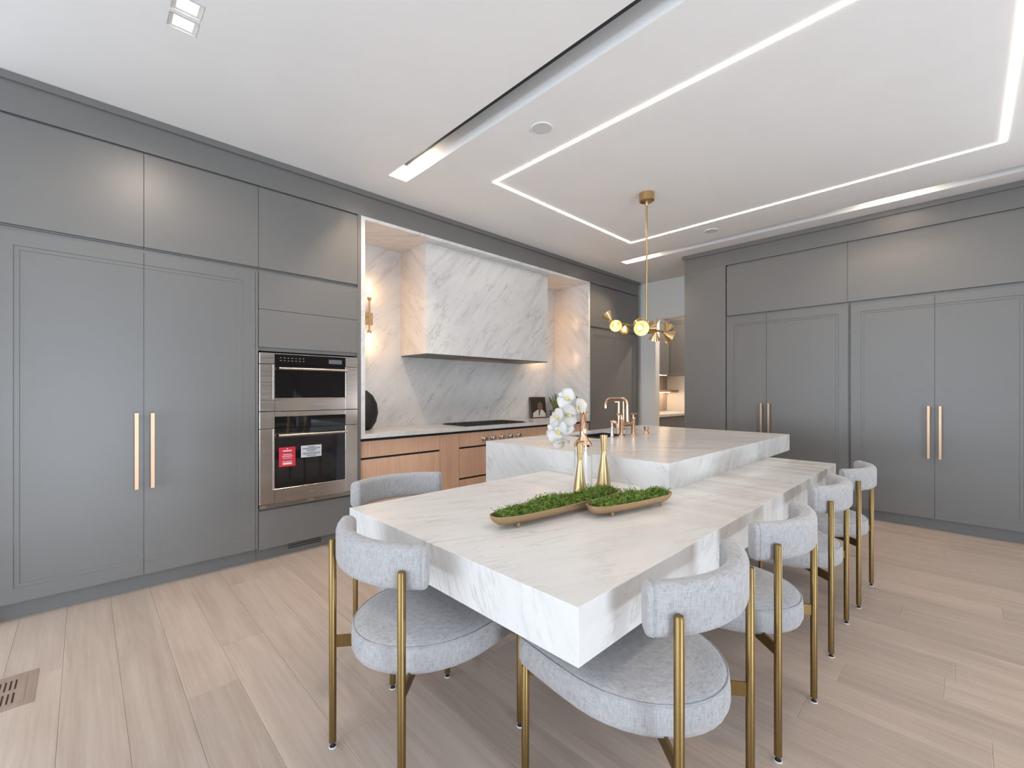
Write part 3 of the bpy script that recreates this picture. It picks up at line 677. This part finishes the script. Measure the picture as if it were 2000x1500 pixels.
flower((1.861, 1.560, 1.148), tc + Vector((-.5, .8, .35)), -35, 1.35)
flower((1.946, 1.478, 1.205), tc + Vector((.75, -.75, .1)), 15, 1.3, .7)
flower((1.861, 1.556, 1.070), tc + Vector((-.1, .1, -.1)), 5, 1.6)
flower((1.915, 1.530, 1.105), Vector((.6, .3, -.6)), 30, 1.4)
flower((1.880, 1.550, 1.018), tc + Vector((0, 0, -1.3)), 10, 1.3, .7)
# moss trays
def tray(cx, cy, ln, wd, rot, label, mlabel, seed, nst):
    t = empty('moss_tray', (cx, cy, IZ), label, 'tray', 'gold footed trays on the table')
    Rm = Matrix.Translation((cx, cy, 0)) @ Matrix.Rotation(R(rot), 4, 'Z'); zt = IZ+.052; zb = IZ+.012
    def ring(s, z):
        L = []; hl = ln/2*s - (ln/2-ln/2)*0; hw = wd/2
        for k in range(48):
            a = 2*math.pi*k/48; ca, sa = math.cos(a), math.sin(a)
            e = 2.9
            r_ = (abs(ca)**e+abs(sa)**e)**(-1/e)
            L.append((ca*r_, sa*r_))
        return [Rm @ Vector((u*(ln/2 - (1-s)*wd*.55), v*wd/2*s, z)) for u, v in L]
    prof = [(.30, zb), (.62, zb+.004), (.82, zb+.014), (.94, zb+.027), (1.0, zt), (.955, zt+.0005), (.90, zb+.03), (.76, zb+.018), (.5, zb+.009), (.25, zb+.006)]
    bm = bmesh.new(); rs = []
    for s_, z in prof: rs.append([bm.verts.new(p) for p in ring(s_, z)])
    for a, b in zip(rs, rs[1:]):
        for k in range(48): bm.faces.new([a[k], a[(k+1) % 48], b[(k+1) % 48], b[k]])
    bm.faces.new(rs[0][::-1]); bm.faces.new(rs[-1])
    obj('bowl', bm, M_tray, t, 60)
    for sx in (-1, 1):
        for sy in (-1, 1):
            p = Rm @ Vector((sx*(ln/2-.10), sy*wd*.27, 0)); lathe('foot', [(.004, IZ+.0005), (.006, IZ+.004), (.008, zb+.006), (.006, zb+.008)], p.x, p.y, M_tray, t, 12)
    rnd = random.Random(seed); bm = bmesh.new()
    Ri = Rm.inverted()
    # a lumpy bed, then curled strands on it
    for i in range(nst):
        u = rnd.uniform(-1, 1); v = rnd.uniform(-1, 1)
        if abs(u)**3+abs(v)**3 > 1: continue
        if rot < -6 and u < -.35 and rnd.random() < .35: continue
        top = zt - .010 + .036*(1-v*v)*(1-.75*abs(u)**4)*(.75+.35*math.sin(7*u+seed)+.15*math.sin(17*u+3*v))
        p = Rm @ Vector((u*(ln/2-.028), v*(wd/2-.012), 0)); p.z = rnd.uniform(zb+.028, top)
        d = Vector((rnd.gauss(0, 1), rnd.gauss(0, 1), rnd.gauss(0, .5))).normalized(); ax = Vector((rnd.gauss(0, 1), rnd.gauss(0, 1), rnd.gauss(0, 1))).normalized()
        st = rnd.uniform(.0035, .0065); cv = rnd.choice((-1, 1))*rnd.uniform(.4, 1.1); wv = rnd.uniform(.0006, .0013); prev = None
        for k in range(7):
            s_ = d.cross(Vector((.3, .5, .8))).normalized()*wv*(1-.1*k); n_ = d.cross(s_).normalized()*wv
            cur = [bm.verts.new(p+s_), bm.verts.new(p-s_*.5+n_), bm.verts.new(p-s_*.5-n_)]
            if prev:
                for j in range(3): bm.faces.new([prev[j], prev[(j+1) % 3], cur[(j+1) % 3], cur[j]])
            prev = cur; p = p + d*st; d = (Matrix.Rotation(cv, 3, ax) @ d).normalized()
            if p.z < zb+.02: p.z = zb+.02
            if p.z < zt+.004:
                lp = Ri @ p; ex = max(-(ln/2-.042), min(ln/2-.042, lp.x)); ww = (wd/2-.019)*(1-abs(ex/(ln/2-.004))**4)**.5; p = Rm @ Vector((ex, max(-ww, min(ww, lp.y)), p.z))
    ob = obj('moss', bm, M_moss, None, True, normals=False); tag(ob, mlabel, 'moss', kind='stuff')
tray(1.503, 1.225, .775, .145, -5, 'longer matte gold footed tray of moss in front of the brass vases', 'curly green moss heaped in the longer gold tray', 3, 15000)
tray(1.768, 1.045, .515, .130, -11, 'shorter matte gold footed tray of moss beside the longer tray', 'curly green moss heaped in the shorter gold tray', 8, 9000)

# ================================================================ chairs
def outline(d, n_arc=20):
    w_ = .258 - d; wf = .240 - d; yf = .285 - d; rc = max(.004, .045 - d*.3); L = []
    for k in range(n_arc+1):
        a = math.pi + math.pi*k/n_arc; L.append((w_*math.cos(a), (.297-d)*math.sin(a)))
    side = lambda q: (w_+(wf-w_)*(q**1.5), (yf-rc)*q)
    for k in range(1, 4): L.append(side(k/4))
    for k in range(6): a = R(90*k/5); L.append((wf-rc+rc*math.cos(a), yf-rc+rc*math.sin(a)))
    for k in range(1, 4): L.append((wf-rc-(2*(wf-rc))*k/4, yf))
    for k in range(6): a = R(90+90*k/5); L.append((-wf+rc+rc*math.cos(a), yf-rc+rc*math.sin(a)))
    for k in range(1, 4): q = side(1-k/4); L.append((-q[0], q[1]))
    return L
def make_chair():
    t = empty('dining_chair', (0, 0, 0), 'x', 'chair', 'upholstered chairs around the island table')
    bm = bmesh.new(); rings = []
    for d, z in ((.06, .385), (.02, .388), (.006, .397), (0, .412), (.0, .445), (.002, .470), (.008, .482), (.022, .490), (.06, .499), (.11, .505), (.16, .508)):
        rings.append([bm.verts.new((x, y, z)) for x, y in outline(d)])
    n = len(rings[0])
    for a, b in zip(rings, rings[1:]):
        for k in range(n): bm.faces.new([a[k], a[(k+1) % n], b[(k+1) % n], b[k]])
    bm.faces.new(rings[0][::-1]); bm.faces.new(rings[-1])
    st = obj('seat', bm, M_fab, t, True)
    tube('piping', [(x, y, .4815) for x, y in outline(.0055)], .0022, M_fab, st, 6, True)
    # backrest: a curved pad with rounded edges
    bm = bmesh.new(); Ro, thk, z0, z1, cy = .372, .058, .688, .822, .035
    sec = []; N = 8
    for (cx, cz, a0) in ((1, 1, 0), (-1, 1, 90), (-1, -1, 180), (1, -1, 270)):
        for k in range(4): a = R(a0+30*k); sec.append((cx, cz, math.cos(a), math.sin(a)))
    rr = .024; steps = 30; hang = R(43.8); rows = []
    for i in range(-2, steps+3):
        q = max(0, min(steps, i))/steps; ang = -hang + 2*hang*q
        sh = {-2: .70, -1: .92, steps+1: .92, steps+2: .70}.get(i, 1); ext = {-2: .012, -1: .008, steps+1: .008, steps+2: .012}.get(i, 0)*(1 if i > 0 else -1)
        ca, sa = math.cos(ang), math.sin(ang); row = []
        for cx, cz, dx, dz in sec:
            hx = (thk/2-rr)*sh; hz = ((z1-z0)/2-rr)*(.5+.5*sh) if abs(sh-1) > .001 else (z1-z0)/2-rr
            rad = Ro - thk/2 + cx*hx + dx*rr*sh; z = (z0+z1)/2 + cz*hz + dz*rr*sh
            rad -= .05*(z-.69)*0
            row.append(bm.verts.new((rad*sa+ext*ca, cy - rad*ca + ext*sa*1.0, z)))
        rows.append(row)
    n = len(sec)
    for a, b in zip(rows, rows[1:]):
        for k in range(n): bm.faces.new([a[k], a[(k+1) % n], b[(k+1) % n], b[k]])
    bm.faces.new(rows[0][::-1]); bm.faces.new(rows[-1])
    bk = obj('backrest', bm, M_fab, t, True)
    for sg in (-1, 1):
        ang = sg*(hang-R(1.2)); pts = []
        for cx, cz, dx, dz in sec:
            rad = Ro - thk/2 + cx*(thk/2-rr) + dx*rr*1.02; z = (z0+z1)/2 + cz*((z1-z0)/2-rr) + dz*rr*1.02
            pts.append((rad*math.sin(ang), cy-rad*math.cos(ang), z))
        tube('seam', pts, .0015, M_fab, bk, 6, True)
    for sx in (-1, 1):
        for yy, zt, hx_ in ((-.283, .756, .219), (.25, .392, .219)):
            xx = hx_*sx
            lg = lathe('leg', [(.0085, .016), (.0125, .019), (.0128, zt-.004), (.010, zt)], xx, yy, M_leg, t, 16, 40)
            lathe('glide', [(.011, .0005), (.011, .004), (.006, .005), (.006, .017)], xx, yy, M_rubber, lg, 12)
            lathe('felt_pad', [(.0135, .0), (.0135, .003), (.001, .003)], xx, yy, M_pad, lg, 12)
    for sx in (-1, 1):   # flat cross bars under the seat, corner to corner
        a = Vector((.219*sx, -.283, 0)); b = Vector((-.219*sx, .25, 0)); d = (b-a).normalized(); s_ = Vector((-d.y, d.x, 0))*.004
        bm = bmesh.new(); dz = 0 if sx > 0 else .0
        zz = (.362, .404)
        vs = [[bm.verts.new(p+k*s_+Vector((0, 0, z))) for z in zz for k in (-1, 1)] for p in (a, b)]
        for q in ((0, 1, 3, 2),): bm.faces.new([vs[0][i] for i in q]); bm.faces.new([vs[1][i] for i in q[::-1]])
        for i, j in ((0, 1), (1, 3), (3, 2), (2, 0)): bm.faces.new([vs[0][i], vs[0][j], vs[1][j], vs[1][i]])
        obj('crossbar', bm, M_leg, t)
    return t
def copy_tree(o, parent=None):
    c = o.copy(); COL.objects.link(c); c.parent = parent
    for ch in list(o.children): copy_tree(ch, c)
    return c
proto = make_chair()
spots = [
 (.944, 1.399, -86.5, 'grey fabric chair with brass legs alone at the narrow end of the table'),
 (1.248, .747, -2.5, 'grey fabric chair at the table corner, first of the row on the long side'),
 (1.969, .728, -2.3, 'grey fabric chair with brass legs, second of the row counted from the narrow table end'),
 (2.822, .738, .8, 'grey fabric chair with brass legs, third of the row counted from the narrow table end'),
 (3.537, .718, -1.1, 'grey fabric chair with brass legs, last of the row nearest the tall cabinets'),
 (1.215, 1.952, 172, 'grey fabric chair with brass legs alone on the oven side of the table')]
for i, (x, y, a, lb) in enumerate(spots):
    o = proto if i == 0 else copy_tree(proto)
    o.location = (x, y, 0); o.rotation_euler = (0, 0, R(a)); o['label'] = lb

# ================================================================ ceiling fittings
def ring4(name, x0, x1, y0, y1, wd, z0, z1, m, par=None):
    return boxes(name, [(x0, x1, y1-wd, y1, z0, z1), (x0, x1, y0, y0+wd, z0, z1), (x0, x0+wd, y0+wd, y1-wd, z0, z1), (x1-wd, x1, y0+wd, y1-wd, z0, z1)], m, par)
tag(ring4('led_line', 2.477, 4.687, -.205, 2.785, .026, ZC-.003, ZC-.0003, M_led), 'glowing rectangular LED line set in the white ceiling', 'ceiling light')
def slot(b, label, lamps):
    x0, x1, y0, y1 = b
    t = empty('light_slot', ((x0+x1)/2, y1-1, ZC), label, 'ceiling light', 'recessed ceiling light slots')
    zt = ZC+.141; boxes('liner', [(x0-.012, x0-.0005, y0, y1, ZC+.1405, zt+.03), (x1+.0005, x1+.012, y0, y1, ZC+.1405, zt+.03)], M_baffle, t)
    box('track', x0-.012, x1+.012, y0, y1+.01, zt, zt+.02, M_track, t)
    for yy in lamps:
        lm = box('lamp', (x0+x1)/2-.03, (x0+x1)/2+.03, yy-.045, yy+.045, zt-.012, zt-.0005, M_track, t); box('lens', (x0+x1)/2-.024, (x0+x1)/2+.024, yy-.036, yy+.036, zt-.014, zt-.012, M_slotlamp, lm); spot('slot_spot', ((x0+x1)/2, yy, zt-.02), (0, .05, -1), 28 if yy > 2 else 14, (1, .76, .52), 118, .6)
slot(SL, 'recessed ceiling slot light on the oven-wall side with dark track inside', (3.13, 2.995, .2, .07))
slot(SR, 'recessed ceiling slot light along the long cabinet wall', (3.13, 2.995, .52, .385))
for q, b in enumerate((D1, D2)):
    t = empty('square_downlight', ((b[0]+b[1])/2, (b[2]+b[3])/2, ZC), ('lit square downlight of the pair, on the side of the tall cabinet', 'lit square downlight of the pair, on the side away from the tall cabinet')[q], 'ceiling light', 'square downlight pair')
    ring4('rim', b[0]+.001, b[1]-.001, b[2]+.001, b[3]-.001, .0022, ZC-.001, ZC+.05, M_plate, t)
    ring4('baffle', b[0]+.004, b[1]-.004, b[2]+.004, b[3]-.004, .016, ZC+.004, ZC+.05, M_baffle, t)
    box('lens', b[0]+.021, b[1]-.021, b[2]+.021, b[3]-.021, ZC+.02, ZC+.024, M_down, t); spot('downlight_spot', ((b[0]+b[1])/2, (b[2]+b[3])/2, ZC+.012), (0, .75, -1), 13, (1, .82, .64), 100, .7)
for (x, y), s in (((2.212, 1.986), 'round flush ceiling speaker beside the LED line on the oven-wall side'), ((4.963, 1.948), 'round flush ceiling speaker between the LED line and the long cabinet wall')):
    t = empty('ceiling_speaker', (x, y, ZC), s, 'speaker', 'round ceiling speakers')
    lathe('grille', [(.066, ZC-.0005), (.066, ZC-.004), (.001, ZC-.004)], x, y, M_plate, t, 40); lathe('rim', [(.075, ZC-.0005), (.074, ZC-.006), (.067, ZC-.006), (.067, ZC-.0005)], x, y, M_ceil, t, 40, cap=False)
# pendant with cone heads
PXx, PYy, PZ = 3.612, 1.983, 1.853
t = empty('pendant_lamp', (PXx, PYy, PZ), 'brass bar pendant lamp with lit cone heads over the island', 'pendant lamp')
lathe('canopy', [(.066, ZC-.0005), (.066, ZC-.068), (.060, ZC-.072), (.001, ZC-.072)], PXx, PYy, M_bronze, t, 40)
lathe('rod_collar', [(.013, ZC-.072), (.013, ZC-.10), (.009, ZC-.108)], PXx, PYy, M_bronze, t, 20)
tube('rod', [(PXx, PYy, ZC-.1), (PXx, PYy, PZ)], .0085, M_bronze, t)
tube('bar', [(3.02, PYy, PZ), (4.0, PYy, PZ)], .0095, M_bronze, t)
def head(x, d, s=1.0, oy=0, oz_=0):
    d = Vector(d).normalized(); base = Vector((x, PYy+oy, PZ+oz_)) + d*.012
    hm = lathe('cone_head', [(.010, 0), (.014, .012), (.054*s, .082*s), (.056*s, .088*s), (.053*s, .088*s), (.045*s, .070*s), (.022*s, .030*s), (.001, .028*s)], 0, 0, M_bronze, t, 28, 40, False, dirm(base, d))
    bm = bmesh.new(); bmesh.ops.create_uvsphere(bm, u_segments=16, v_segments=10, radius=.0175*s); bmesh.ops.translate(bm, verts=bm.verts, vec=base+d*.050*s); obj('bulb', bm, M_bulb, hm, True)
Lf = Vector((-.717, .697, 0)); Tw = Vector((-.70, -.71, -.15)); Up = Vector((0, 0, 1))
head(3.06, Up*.75 + Lf*.5 - Tw*.3, .8); head(3.10, Tw + Lf*.15 - Up*.35, .9); head(3.26, Tw*.6 - Up*.6 + Lf*.3, .75)
head(3.47, Tw - Up*.10 + Lf*.05, 1.15); head(3.60, -Tw*.8 - Lf*.6 + Up*.1, 1.1); head(3.54, Lf*.5 + Up*.5 + Tw*.4, .8)
head(3.78, -Up*.8 - Tw*.5, .9); head(3.90, -Lf*.8 - Up*.45 + Tw*.05, 1.05); head(3.98, -Lf*.4 + Up*.5 - Tw*.5, .85); head(3.99, -Up*.8 - Lf*.2 + Tw*.1, .9)

# floor register by the tall cabinet
t = empty('floor_register', (-.33, 2.86, 0), 'oak floor vent with rows of slots in front of the tall cabinet', 'floor vent')
M_reg = wood('oak_register', (.28, .20, .155, 1), (.37, .28, .22, 1), 1, .45, 0, 60)
gr = ring4('frame', -.52, -.150, 2.70, 3.005, .030, .0003, .003, M_reg, t)
xs_ = [-.489]
sl = []
for i in range(17):
    xx = -.470 + .0158*i
    for y0, y1 in ((2.745, 2.835), (2.865, 2.955)): sl.append((xx, xx+.0062, y0, y1))
xs2 = sorted({-.489, -.181, *[s[0] for s in sl], *[s[1] for s in sl]}); ys2 = sorted({2.731, 2.974, *[s[2] for s in sl], *[s[3] for s in sl]})
M_fwd = mat('dark_vent_wood', (.06, .04, .03, 1), .8)
gridcells('grille', xs2, ys2, .0008, .0032, sl, M_reg, t)
box('cavity', -.489, -.181, 2.731, 2.974, .0002, .0007, M_fwd, t)
